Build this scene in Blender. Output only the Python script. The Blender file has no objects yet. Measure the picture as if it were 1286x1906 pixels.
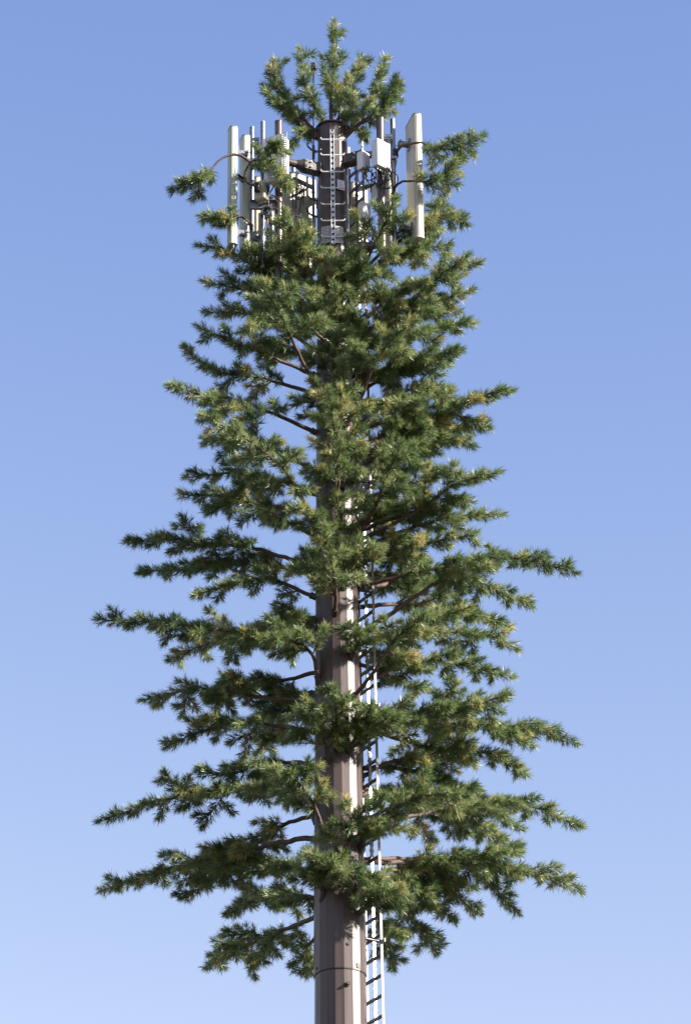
import bpy, math, random
import numpy as np
from mathutils import Vector, Matrix

random.seed(7)
rng = np.random.default_rng(11)
R = math.radians
S = bpy.context.scene
C = S.collection

# ------------------------------------------------------------------ camera
F_PX, W_PX, H_PX = 6800.0, 1286, 1906
PITCH, YAW, ROLL = 0.479965544, 0.00296908507, -0.0107456994
CAM = Vector((0, 0, 1.6))
D = 48.6                       # metres from the camera to the tower axis
fw = Vector((math.sin(YAW) * math.cos(PITCH), math.cos(YAW) * math.cos(PITCH), math.sin(PITCH)))
rt0 = Vector((math.cos(YAW), -math.sin(YAW), 0))
up0 = rt0.cross(fw)
rt = rt0 * math.cos(ROLL) + up0 * math.sin(ROLL)
up = -rt0 * math.sin(ROLL) + up0 * math.cos(ROLL)
cam_data = bpy.data.cameras.new('camera')
cam_data.sensor_fit = 'VERTICAL'
cam_data.sensor_height = 36.0
cam_data.lens = F_PX / H_PX * 36.0
cam_data.clip_start = 0.5
cam_data.clip_end = 20000
cam = bpy.data.objects.new('camera', cam_data)
C.objects.link(cam)
cam.matrix_world = Matrix(((rt.x, up.x, -fw.x, CAM.x), (rt.y, up.y, -fw.y, CAM.y), (rt.z, up.z, -fw.z, CAM.z), (0, 0, 0, 1)))
S.camera = cam

# ------------------------------------------------------------------ light
SUN_AZ, SUN_EL = R(69), R(26)          # azimuth from "towards the camera" round to the right
sun_dir = Vector((math.sin(SUN_AZ) * math.cos(SUN_EL), -math.cos(SUN_AZ) * math.cos(SUN_EL), math.sin(SUN_EL)))
sl = bpy.data.lights.new('sun', 'SUN')
sl.energy = 5.0
sl.angle = R(0.53)
sl.color = (1.0, 0.93, 0.82)
so = bpy.data.objects.new('sun', sl)
so.rotation_euler = sun_dir.to_track_quat('Z', 'Y').to_euler()
so.location = (20, 20, 60)
C.objects.link(so)

world = bpy.data.worlds.new('World')
S.world = world
world.use_nodes = True
nt = world.node_tree
bg = nt.nodes['Background']
sky = nt.nodes.new('ShaderNodeTexSky')
sky.sky_type = 'NISHITA'
sky.sun_disc = False
sky.sun_elevation = SUN_EL
sky.sun_rotation = math.pi - SUN_AZ    # compass bearing of the sun, clockwise from +Y
sky.altitude = 0
sky.air_density = 1.0
sky.dust_density = 0.3
sky.ozone_density = 3.0
# one smooth grade over the whole sky: the photograph's sky pales faster towards the horizon
sep = nt.nodes.new('ShaderNodeSeparateColor')
com = nt.nodes.new('ShaderNodeCombineColor')
nt.links.new(sky.outputs[0], sep.inputs[0])
for i_, (p_, k_, mx_) in enumerate(((1.62, 1.46, 3.8), (1.30, 0.94, 3.9), (0.72, 1.43, 4.2))):
    pw = nt.nodes.new('ShaderNodeMath'); pw.operation = 'POWER'; pw.inputs[1].default_value = p_
    ml = nt.nodes.new('ShaderNodeMath'); ml.operation = 'MULTIPLY'; ml.inputs[1].default_value = k_
    mn = nt.nodes.new('ShaderNodeMath'); mn.operation = 'MINIMUM'; mn.inputs[1].default_value = mx_
    nt.links.new(sep.outputs[i_], pw.inputs[0]); nt.links.new(pw.outputs[0], ml.inputs[0])
    nt.links.new(ml.outputs[0], mn.inputs[0]); nt.links.new(mn.outputs[0], com.inputs[i_])
nt.links.new(com.outputs[0], bg.inputs[0])
bg.inputs[1].default_value = 0.080

S.view_settings.view_transform = 'Standard'
S.view_settings.look = 'None'
S.view_settings.exposure = 1.72
S.view_settings.gamma = 1.0
S.view_settings.use_curve_mapping = False
S.render.engine = 'CYCLES'
S.cycles.max_bounces = 6
S.cycles.diffuse_bounces = 3
S.cycles.glossy_bounces = 3

# ------------------------------------------------------------------ helpers
def ray(px, py):
    d = fw + rt * ((px - W_PX / 2) / F_PX) + up * ((H_PX / 2 - py) / F_PX)
    return d

def at(px, py, dy=0.0):
    """world point seen at that pixel, dy metres behind (+) or before (-) the tower axis"""
    d = ray(px, py)
    return CAM + d * ((D + dy) / d.y)

def tag(o, label=None, cat=None, group=None, kind=None):
    if label: o['label'] = label
    if cat: o['category'] = cat
    if group: o['group'] = group
    if kind: o['kind'] = kind
    return o

def empty(name, loc, label, cat, group=None):
    o = bpy.data.objects.new(name, None)
    o.empty_display_size = 0.2
    C.objects.link(o)
    o.location = loc
    return tag(o, label, cat, group)

ROOTLOC = {}
class MB:
    """collects shapes in world coordinates and links them as one mesh object"""
    def __init__(s):
        s.v = []; s.f = []; s.sm = []
    def add(s, vs, fs, smooth=False):
        n = len(s.v)
        s.v += [tuple(v) for v in vs]
        s.f += [tuple(i + n for i in f) for f in fs]
        s.sm += [smooth] * len(fs)
        return s
    def box(s, c, size, ax=None, bevel=0.0):
        """ax: three unit vectors; bevel cuts the four edges along the third axis"""
        c = Vector(c)
        X, Y, Z = ax or (Vector((1, 0, 0)), Vector((0, 1, 0)), Vector((0, 0, 1)))
        hx, hy, hz = size[0] / 2, size[1] / 2, size[2] / 2
        b = min(bevel, hx * 0.9, hy * 0.9)
        if b > 0:
            prof = []
            for (sx, sy, a0) in ((1, 1, 0), (-1, 1, 90), (-1, -1, 180), (1, -1, 270)):
                for k in range(4):
                    a = R(a0 + 30 * k)
                    prof.append((sx * (hx - b) + b * math.cos(a), sy * (hy - b) + b * math.sin(a)))
        else:
            prof = [(hx, hy), (-hx, hy), (-hx, -hy), (hx, -hy)]
        n = len(prof)
        vs = [c + X * p[0] + Y * p[1] - Z * hz for p in prof] + [c + X * p[0] + Y * p[1] + Z * hz for p in prof]
        fs = [(i, (i + 1) % n, n + (i + 1) % n, n + i) for i in range(n)]
        fs += [tuple(range(n - 1, -1, -1)), tuple(range(n, 2 * n))]
        return s.add(vs, fs)
    def tube(s, pts, rad, n=8, caps=True, smooth=True):
        pts = [Vector(p) for p in pts]
        rs = rad if isinstance(rad, (list, tuple)) else [rad] * len(pts)
        vs, fs = [], []
        u = None
        for i, p in enumerate(pts):
            t = (pts[min(i + 1, len(pts) - 1)] - pts[max(i - 1, 0)]).normalized()
            if u is None:
                u = t.cross(Vector((0, 0, 1)) if abs(t.z) < 0.9 else Vector((1, 0, 0))).normalized()
            u = (u - t * u.dot(t)).normalized()
            w = t.cross(u)
            for k in range(n):
                a = 2 * math.pi * k / n
                vs.append(p + (u * math.cos(a) + w * math.sin(a)) * rs[i])
        for i in range(len(pts) - 1):
            for k in range(n):
                fs.append((i * n + k, i * n + (k + 1) % n, (i + 1) * n + (k + 1) % n, (i + 1) * n + k))
        s.add(vs, fs, smooth)
        if caps:
            m = len(pts) - 1
            s.add([vs[k] for k in range(n)], [tuple(range(n - 1, -1, -1))])
            s.add([vs[m * n + k] for k in range(n)], [tuple(range(n))])
        return s
    def prism(s, rings, n, phase=0.0, caps=True):
        """rings: (centre, radius); flat facets round a vertical axis"""
        vs, fs = [], []
        for c, r in rings:
            for k in range(n):
                a = phase + 2 * math.pi * k / n
                vs.append((c[0] + r * math.sin(a), c[1] - r * math.cos(a), c[2]))
        for i in range(len(rings) - 1):
            for k in range(n):
                fs.append((i * n + (k + 1) % n, i * n + k, (i + 1) * n + k, (i + 1) * n + (k + 1) % n))
        if caps:
            fs.append(tuple(range(n)))
            fs.append(tuple((len(rings) - 1) * n + k for k in range(n - 1, -1, -1)))
        return s.add(vs, fs)
    def build(s, name, mat, parent=None, org=None):
        base = Vector(ROOTLOC.get(parent.name, (0, 0, 0))) if parent else Vector((0, 0, 0))
        if org is None:
            org = base if parent else Vector((sum(v[0] for v in s.v) / len(s.v), sum(v[1] for v in s.v) / len(s.v), min(v[2] for v in s.v)))
        org = Vector(org)
        me = bpy.data.meshes.new(name)
        me.from_pydata([(v[0] - org.x, v[1] - org.y, v[2] - org.z) for v in s.v], [], s.f)
        me.polygons.foreach_set('use_smooth', s.sm)
        me.materials.append(mat)
        me.update()
        o = bpy.data.objects.new(name, me)
        C.objects.link(o)
        o.parent = parent
        o.location = org - base
        ROOTLOC[o.name] = tuple(org)
        return o

def root(name, loc, label, cat, group=None):
    o = empty(name, loc, label, cat, group)
    ROOTLOC[o.name] = tuple(loc)
    return o

# ------------------------------------------------------------------ materials
def mat(name, col, rough=0.5, metal=0.0, var=0.0, vscale=3.0, bump=0.0, bscale=60.0, coat=0.0, spec=0.5, streak=False, wear=None):
    m = bpy.data.materials.new(name)
    m.use_nodes = True
    t = m.node_tree
    b = t.nodes['Principled BSDF']
    b.inputs['Base Color'].default_value = (*col, 1)
    b.inputs['Roughness'].default_value = rough
    b.inputs['Metallic'].default_value = metal
    b.inputs['Specular IOR Level'].default_value = spec
    b.inputs['Coat Weight'].default_value = coat
    b.inputs['Coat Roughness'].default_value = 0.25
    geo = t.nodes.new('ShaderNodeNewGeometry')
    if var > 0:
        n = t.nodes.new('ShaderNodeTexNoise')
        n.inputs['Scale'].default_value = vscale
        n.inputs['Detail'].default_value = 5
        mp = t.nodes.new('ShaderNodeMapping')
        mp.inputs['Scale'].default_value = (2.4, 2.4, 0.10) if streak else (1, 1, 1)
        t.links.new(geo.outputs['Position'], mp.inputs[0])
        t.links.new(mp.outputs[0], n.inputs['Vector'])
        r = t.nodes.new('ShaderNodeValToRGB')
        r.color_ramp.elements[0].position = 0.3
        r.color_ramp.elements[1].position = 0.7
        w = wear or tuple(c * (1 - var) for c in col)
        r.color_ramp.elements[0].color = (*w, 1)
        r.color_ramp.elements[1].color = (*tuple(min(1, c * (1 + var * 0.4)) for c in col), 1)
        t.links.new(n.outputs[0], r.inputs[0])
        t.links.new(r.outputs[0], b.inputs['Base Color'])
        mr = t.nodes.new('ShaderNodeMapRange')
        mr.inputs[3].default_value = max(0.05, rough - 0.08)
        mr.inputs[4].default_value = min(1, rough + 0.1)
        t.links.new(n.outputs[0], mr.inputs[0])
        t.links.new(mr.outputs[0], b.inputs['Roughness'])
    if bump > 0:
        n2 = t.nodes.new('ShaderNodeTexNoise')
        n2.inputs['Scale'].default_value = bscale
        n2.inputs['Detail'].default_value = 4
        t.links.new(geo.outputs['Position'], n2.inputs['Vector'])
        bp = t.nodes.new('ShaderNodeBump')
        bp.inputs['Strength'].default_value = bump
        bp.inputs['Distance'].default_value = 0.01
        t.links.new(n2.outputs[0], bp.inputs['Height'])
        t.links.new(bp.outputs[0], b.inputs['Normal'])
    return m

M_POLE = mat('brown_pole_paint', (0.062, 0.043, 0.040), 0.41, var=0.34, vscale=5, streak=True, coat=0.06, spec=0.40, bump=0.04, bscale=25)
M_DARK = mat('dark_brown_paint', (0.035, 0.026, 0.024), 0.38, var=0.2, vscale=8, spec=0.5)
M_PIPEB = mat('brown_pipe_paint', (0.07, 0.048, 0.042), 0.3, var=0.2, vscale=8, coat=0.3)
M_BLACK = mat('black_rubber', (0.015, 0.015, 0.016), 0.5)
M_GALV = mat('galvanised_steel', (0.22, 0.23, 0.255), 0.38, metal=0.85, var=0.18, vscale=18)
M_ZINC = mat('zinc_rail', (0.33, 0.33, 0.33), 0.45, metal=0.35, var=0.2, vscale=14)
M_RAILW = mat('pale_rail', (0.55, 0.56, 0.58), 0.4, var=0.1, vscale=14)
M_RUNG = mat('rung_paint', (0.07, 0.052, 0.05), 0.4, var=0.2, vscale=10)
M_RAILB = mat('ladder_rail_paint', (0.20, 0.165, 0.145), 0.45, var=0.15, vscale=10)
M_CREAM = mat('cream_radome', (0.47, 0.44, 0.36), 0.42, var=0.10, vscale=4, streak=True, wear=(0.40, 0.37, 0.30))
M_GREEN = mat('pale_green_radome', (0.36, 0.39, 0.335), 0.42, var=0.10, vscale=4, streak=True, wear=(0.31, 0.34, 0.29))
M_WHITE = mat('white_housing', (0.55, 0.55, 0.58), 0.4, var=0.05, vscale=6)
M_LGREY = mat('light_grey_housing', (0.46, 0.46, 0.50), 0.4, var=0.08, vscale=6)
M_CAP = mat('grey_end_cap', (0.13, 0.12, 0.12), 0.5)
M_ORANGE = mat('orange_tape', (0.75, 0.33, 0.04), 0.5)
M_BARK = mat('moulded_bark', (0.085, 0.044, 0.032), 0.6, var=0.45, vscale=22, bump=1.0, bscale=70, wear=(0.030, 0.019, 0.015))
M_TWIG = M_BARK
M_PAPER = mat('notice_plate', (0.62, 0.60, 0.66), 0.45)
M_INK = mat('notice_print', (0.25, 0.25, 0.3), 0.6)
M_RED = mat('notice_stamp', (0.6, 0.12, 0.10), 0.6)

def needle_material():
    m = bpy.data.materials.new('plastic_needles')
    m.use_nodes = True
    t = m.node_tree
    b = t.nodes['Principled BSDF']
    a = t.nodes.new('ShaderNodeAttribute')
    a.attribute_name = 'tint'
    r = t.nodes.new('ShaderNodeValToRGB')
    cr = r.color_ramp
    cr.interpolation = 'LINEAR'
    cr.elements[0].position = 0.0
    cr.elements[0].color = (0.036, 0.060, 0.022, 1)
    cr.elements[1].position = 1.0
    cr.elements[1].color = (0.38, 0.31, 0.115, 1)
    for p, c in ((0.30, (0.090, 0.138, 0.044)), (0.52, (0.160, 0.215, 0.086)), (0.70, (0.235, 0.270, 0.130)), (0.86, (0.29, 0.285, 0.110))):
        e = cr.elements.new(p)
        e.color = (*c, 1)
    t.links.new(a.outputs['Fac'], r.inputs[0])
    t.links.new(r.outputs[0], b.inputs['Base Color'])
    b.inputs['Roughness'].default_value = 0.43
    b.inputs['Specular IOR Level'].default_value = 0.65
    tr = t.nodes.new('ShaderNodeBsdfTranslucent')
    hs = t.nodes.new('ShaderNodeHueSaturation')
    hs.inputs['Value'].default_value = 1.3
    t.links.new(r.outputs[0], hs.inputs['Color'])
    t.links.new(hs.outputs[0], tr.inputs[0])
    mx = t.nodes.new('ShaderNodeMixShader')
    mx.inputs[0].default_value = 0.33
    t.links.new(b.outputs[0], mx.inputs[1])
    t.links.new(tr.outputs[0], mx.inputs[2])
    t.links.new(mx.outputs[0], t.nodes['Material Output'].inputs[0])
    return m
M_NEEDLE = needle_material()

# ------------------------------------------------------------------ ground (out of the picture, but it lights the undersides)
def ground():
    m = bpy.data.materials.new('dry_grass_ground')
    m.use_nodes = True
    t = m.node_tree
    b = t.nodes['Principled BSDF']
    n = t.nodes.new('ShaderNodeTexNoise'); n.inputs['Scale'].default_value = 0.15; n.inputs['Detail'].default_value = 8
    g = t.nodes.new('ShaderNodeNewGeometry')
    r = t.nodes.new('ShaderNodeValToRGB')
    r.color_ramp.elements[0].color = (0.045, 0.048, 0.035, 1)
    r.color_ramp.elements[1].color = (0.10, 0.09, 0.07, 1)
    t.links.new(g.outputs['Position'], n.inputs['Vector'])
    t.links.new(n.outputs[0], r.inputs[0])
    t.links.new(r.outputs[0], b.inputs['Base Color'])
    b.inputs['Roughness'].default_value = 0.95
    mb = MB()
    mb.add([(-3000, -3000, 0), (3000, -3000, 0), (3000, 3000, 0), (-3000, 3000, 0)], [(0, 1, 2, 3)])
    o = mb.build('ground', m, org=(0, 0, 0))
    tag(o, kind='structure')
ground()

# ------------------------------------------------------------------ the tower pole
Z_SEAM = at(632, 1800, -0.37).z
Z_TOP = at(618, 240, 0).z
def pole_r(z):
    return 0.373 + (z - 19.27) * (0.232 - 0.373) / (33.45 - 19.27)
AX = lambda z: Vector((0, D, z))
tower = root('pine_cell_tower', (0, D, 0), 'tall brown steel mast dressed up as a pine tree with green plastic branches', 'cell tower')
PH = R(9)       # a facet edge just right of the centre line
# lower shaft slips inside the upper one at the seam
MB().prism([(AX(0), pole_r(0)), (AX(Z_SEAM + 1), pole_r(Z_SEAM + 1) - 0.012)], 18, PH).build('lower_shaft', M_POLE, tower)
sh = MB()
sh.prism([(AX(Z_SEAM), pole_r(Z_SEAM) + 0.004), (AX(Z_TOP), pole_r(Z_TOP))], 18, PH, caps=False)
sh.build('upper_shaft', M_POLE, tower)
MB().prism([(AX(Z_SEAM - 0.012), pole_r(Z_SEAM) + 0.001), (AX(Z_SEAM - 0.001), pole_r(Z_SEAM) + 0.001)], 18, PH).build('seam_line', M_BLACK, tower)  # thin black band just below the lower edge of the sleeve
MB().prism([(AX(Z_TOP - 0.01), pole_r(Z_TOP) - 0.006), (AX(Z_TOP + 0.004), pole_r(Z_TOP) - 0.006)], 18, PH).build('top_plate', M_DARK, tower)
# dark rim ring round the top
def ring(z, r, rad, n=36):
    mb = MB()
    vs, fs = [], []
    for i in range(n):
        a = 2 * math.pi * i / n
        for k in range(6):
            b = 2 * math.pi * k / 6
            q = r + rad * math.cos(b)
            vs.append((q * math.sin(a), D - q * math.cos(a), z + rad * math.sin(b)))
    for i in range(n):
        for k in range(6):
            j = (i + 1) % n
            fs.append((i * 6 + k, i * 6 + (k + 1) % 6, j * 6 + (k + 1) % 6, j * 6 + k))
    return mb.add(vs, fs, True)
ring(Z_TOP + 0.0, pole_r(Z_TOP) + 0.018, 0.018).build('top_rim', M_DARK, tower)
MB().prism([(AX(0), 0.62), (AX(0.05), 0.62)], 18, PH).build('base_plate', M_DARK, tower)

def polar(phi, r, z):
    """phi from the camera side round to the right"""
    return Vector((r * math.sin(phi), D - r * math.cos(phi), z))

# seams of the welded sleeve, bolts and plug holes seen on the shaft
def bolt(px, py, r=0.022, depth=0.05):
    dx = at(px, py, -0.3).x
    z = at(px, py, -0.3).z
    pr = pole_r(z)
    phi = math.asin(max(-0.98, min(0.98, dx / pr)))
    p = polar(phi, pr, z)
    d = Vector((math.sin(phi), -math.cos(phi), 0))
    mb = MB().tube([p - d * 0.02, p + d * 0.006], r * 1.6, 10).tube([p, p + d * depth], r, 8)
    mb.build('bolt', M_DARK, tower)
for px, py, r, dd in ((646, 1664, .016, .012), (648, 1759, .018, .015), (647, 1834, .024, .05), (589, 1796, .014, .012)):
    bolt(px, py, r, dd)
# small welded square tab at the seam
zt = at(667, 1796, -0.3).z
ph_t = math.asin(0.255 / pole_r(zt))
pt = polar(ph_t, pole_r(zt) + 0.006, zt)
nrm = Vector((math.sin(ph_t), -math.cos(ph_t), 0)); tng = Vector((math.cos(ph_t), math.sin(ph_t), 0))
MB().box(pt, (0.07, 0.008, 0.07), (tng, nrm, Vector((0, 0, 1)))).build('weld_tab', M_POLE, tower)

# ------------------------------------------------------------------ front climbing rail with pegs
fr = root('climbing_rail', polar(0, 0.30, at(619, 452, -0.3).z), 'narrow notched steel rail with white upturned step pegs up the front of the mast top', 'climbing rail')
z0, z1 = at(619, 455, -0.27).z, at(618, 243, -0.27).z
yr = -(pole_r(z0) + 0.035)
rail = MB()
for sx in (-1, 1):
    rail.box((sx * 0.026, D + yr, (z0 + z1) / 2), (0.012, 0.03, z1 - z0))
zz = z0 + 0.03
while zz < z1:
    rail.box((0, D + yr + 0.004, zz), (0.042, 0.012, 0.055))
    zz += 0.1
rail.build('rail', M_RAILW, fr)
MB().box((0, D + yr + 0.022, (z0 + z1) / 2), (0.044, 0.006, z1 - z0)).build('rail_back', M_DARK, fr)
for i, py in enumerate((261, 290, 321, 351, 381.5, 412, 442)):
    z = at(618, py, -0.27).z
    for sx in (-1, 1):
        pg = MB().tube([(sx * 0.03, D + yr - 0.004, z), (sx * 0.155, D + yr - 0.004, z), (sx * 0.172, D + yr - 0.004, z + 0.008), (sx * 0.186, D + yr - 0.004, z + 0.035)], 0.0115, 6)
        pg.build('step_peg', M_RAILW, fr)
MB().box((0, D + yr, z1 - 0.06), (0.075, 0.05, 0.04)).build('end_clamp', M_ZINC, fr)

# perforated inspection plates under the rail
def perf_plate(c, X, Z, w, h, nx, nz, name, m, parent, t=0.006):
    """plate with real round-ish holes: a lattice of bars left between the holes"""
    mb = MB()
    N = X.cross(Z).normalized()
    for i in range(nx + 1):
        mb.box(c + X * (w * (i / nx - 0.5)), (w / nx * 0.34, t, h), (X, N, Z))
    for k in range(nz + 1):
        mb.box(c + Z * (h * (k / nz - 0.5)) + N * 0.002, (w, t, h / nz * 0.36), (X, N, Z))
    return mb.build(name, m, parent)
for px in (606.5, 630.5):
    p = at(px, 436, -0.27)
    ph = 0.30 if px > 619 else -0.30
    X = Vector((math.cos(ph), math.sin(ph), 0))
    perf_plate(Vector((p.x, D - pole_r(p.z) * math.cos(ph) - 0.02, p.z)), X, Vector((0, 0, 1)), 0.13, 0.29, 5, 11, 'perforated_cover', M_LGREY, tower)

# notice plate
npz = at(631, 343, -0.25)
ph = 0.45
X = Vector((math.cos(ph), math.sin(ph), 0)); N = Vector((math.sin(ph), -math.cos(ph), 0)); Z = Vector((0, 0, 1))
pc = polar(ph, pole_r(npz.z) + 0.02, npz.z)
plate = MB().box(pc + X * 0.015, (0.125, 0.006, 0.175), (X, N, Z)).build('notice_plate', M_PAPER, tower)
for k in range(5):
    MB().box(pc + X * (0.012 - 0.008 * (k % 2)) + N * 0.0045 + Z * (0.055 - 0.022 * k), (0.085 - 0.02 * (k % 2), 0.002, 0.005), (X, N, Z)).build('print_line', M_INK, plate)
MB().box(pc + X * 0.048 + N * 0.0045 - Z * 0.065, (0.022, 0.002, 0.018), (X, N, Z)).build('red_stamp', M_RED, plate)

# side hooks (pegs) on the left flank near the top
for py in (287, 378, 408, 438):
    p = at(597, py, 0.1)
    base = polar(R(-98), pole_r(p.z), p.z)
    e = Vector((-1, -0.15, 0))
    MB().tube([base, base + e * 0.10 + Vector((0, 0, 0.03)), base + e * 0.16 + Vector((0, 0, 0.09)), base + e * 0.175 + Vector((0, 0, 0.16))], [0.017, 0.017, 0.014, 0.009], 6).build('side_hook', M_DARK, tower)

# ------------------------------------------------------------------ ladder on the far right flank
PHL = R(121.5)
nl = Vector((math.sin(PHL), -math.cos(PHL), 0))
tl = Vector((0.53, -0.85, 0)).normalized()       # across the ladder, towards the camera
def lad_c(z):
    return Vector((0, D, z)) + nl * (pole_r(z) + 0.20)
zl0, zl1 = at(700, 1935, 0).z, at(660, 255, 0.1).z
ladder = root('side_ladder', lad_c(zl0), 'long ladder with dark rungs and pale rails up the right side of the mast', 'ladder')
def lad_rail(off, w, d, m, name, z0, z1, steps=12):
    mb = MB()
    for i in range(steps):
        a, b = z0 + (z1 - z0) * i / steps, z0 + (z1 - z0) * (i + 1) / steps
        ca, cb = lad_c(a) + tl * off, lad_c(b) + tl * off
        vs = []
        for c in (ca, cb):
            for sx, sy in ((-1, -1), (1, -1), (1, 1), (-1, 1)):
                vs.append(c + tl * (sx * w / 2) + nl * (sy * d / 2))
        mb.add(vs, [(0, 1, 5, 4), (1, 2, 6, 5), (2, 3, 7, 6), (3, 0, 4, 7)])
    return mb.build(name, m, ladder)
lad_rail(-0.20, 0.012, 0.038, M_RAILB, 'stile', zl0, zl1)
lad_rail(0.20, 0.012, 0.038, M_RAILB, 'stile', zl0, zl1)
lad_rail(0.0, 0.022, 0.04, M_GALV, 'fall_arrest_rail', zl0, zl1 - 0.4)
z = zl0 + 0.1
rung0 = None
while z < zl1 - 0.1:
    c = lad_c(z)
    if rung0 is None:
        rung0 = MB().box(c, (0.39, 0.036, 0.036), (tl, nl, Vector((0, 0, 1)))).build('rung', M_RUNG, ladder, org=c)
    else:
        o = rung0.copy(); C.objects.link(o); o.parent = ladder
        o.location = c - Vector(ROOTLOC[ladder.name])
    # teeth of the fall-arrest rail
    z += 0.3
teeth = MB(); z = zl0 + 0.05
while z < zl1 - 0.5:
    teeth.box(lad_c(z) + nl * 0.028, (0.014, 0.008, 0.04), (tl, nl, Vector((0, 0, 1))))
    teeth.box(lad_c(z) - nl * 0.028, (0.014, 0.008, 0.04), (tl, nl, Vector((0, 0, 1))))
    z += 0.1
tag(teeth.build('rail_teeth', M_DARK, ladder), kind='stuff')
# standoff brackets: a dark arm from the pole and a pale clamp round the near stile
for py in (1747, 1530, 1310, 1097, 893, 700, 520):
    z = at(712, py, 0).z
    c = lad_c(z)
    for sgn in (-1, 1):
        a = polar(PHL + (-0.55 if sgn > 0 else 0.45), pole_r(z) - 0.01, z)
        b = c + tl * (0.20 * sgn)
        MB().tube([a, a.lerp(b, 0.5), b], [0.03, 0.022, 0.02], 8).build('standoff', M_DARK, ladder)
        e = c + tl * (0.225 * sgn)
        cl = MB().tube([e - Vector((0, 0, 0.02)), e + Vector((0, 0, 0.02))], 0.03, 10)
        cl.box(e + tl * 0.045 * sgn, (0.05, 0.012, 0.05), (tl, nl, Vector((0, 0, 1))))
        cl.build('clamp', M_ZINC, ladder)
# flat splice plate with two holes
zp = at(682, 866, 0).z
c = lad_c(zp) - nl * 0.05
sp = MB().box(c + tl * 0.04, (0.46, 0.012, 0.11), (tl, nl, Vector((0, 0, 1))))
sp.box(c + tl * 0.04 - nl * 0.04 - Vector((0, 0, 0.055)), (0.46, 0.08, 0.01), (tl, nl, Vector((0, 0, 1))))
sp.build('splice_plate', M_RAILB, ladder)

# feeder cables on the right flank, half hidden by the branches
cb = root('cable_bundle', polar(R(65), 0.34, at(645, 720, -0.1).z), 'black feeder cables bowed out of the right side of the mast below the antennas', 'cables')
for k in range(3):
    zc = at(645, 560, 0).z
    pts = []
    for j in range(14):
        u = j / 13
        z = zc - u * 1.9
        pts.append(polar(R(60 + 5 * k) + 0.1 * math.sin(u * 3), pole_r(z) + 0.02 + (0.09 + 0.03 * k) * math.sin(math.pi * u), z))
    MB().tube(pts, 0.013, 6).build('cable', M_BLACK, cb)

# ------------------------------------------------------------------ lightning rod with a small lamp
a, b = at(583.5, 296, -0.08), at(583.5, 130, -0.08)
lr = root('lightning_rod', a, 'thin black rod carrying a small square black lamp, left of the top needles', 'rod')
MB().tube([a, b], 0.012, 6).build('rod', M_BLACK, lr)
lm = MB().box(b + Vector((0, 0, 0.06)), (0.085, 0.085, 0.11), bevel=0.015).tube([b, b + Vector((0, 0, 0.02))], 0.03, 8)
lm.build('lamp_head', M_BLACK, lr)
MB().tube([b + Vector((0.0, -0.044, 0.06)), b + Vector((0.0, -0.052, 0.06))], 0.02, 10).build('lens', M_PIPEB, lr)
MB().tube([a + Vector((0, 0, 0.1)), a + Vector((0.12, -0.2, 0.05))], 0.012, 6).tube([a, a + Vector((0, 0, 0.25))], 0.022, 8).build('rod_clamp', M_DARK, lr)

# ------------------------------------------------------------------ branches
def catmull(P, n):
    P = [Vector(p) for p in P]
    P = [P[0] * 2 - P[1]] + P + [P[-1] * 2 - P[-2]]
    out = []
    for i in range(1, len(P) - 2):
        p0, p1, p2, p3 = P[i - 1], P[i], P[i + 1], P[i + 2]
        for k in range(n):
            t = k / n
            out.append(0.5 * ((2 * p1) + (p2 - p0) * t + (2 * p0 - 5 * p1 + 4 * p2 - p3) * t * t + (3 * p1 - p0 - 3 * p2 + p3) * t ** 3))
    out.append(P[-2])
    return out

def resample(pts, step):
    ls = [0.0]
    for i in range(1, len(pts)):
        ls.append(ls[-1] + (pts[i] - pts[i - 1]).length)
    L = ls[-1]
    n = max(2, int(round(L / step)) + 1)
    out, j = [], 0
    for k in range(n):
        s = L * k / (n - 1)
        while j < len(ls) - 2 and ls[j + 1] < s:
            j += 1
        seg = max(1e-6, ls[j + 1] - ls[j])
        out.append(pts[j].lerp(pts[j + 1], min(1, (s - ls[j]) / seg)))
    return out, L

def unit(v):
    return v / (np.linalg.norm(v, axis=-1, keepdims=True) + 1e-9)

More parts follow.
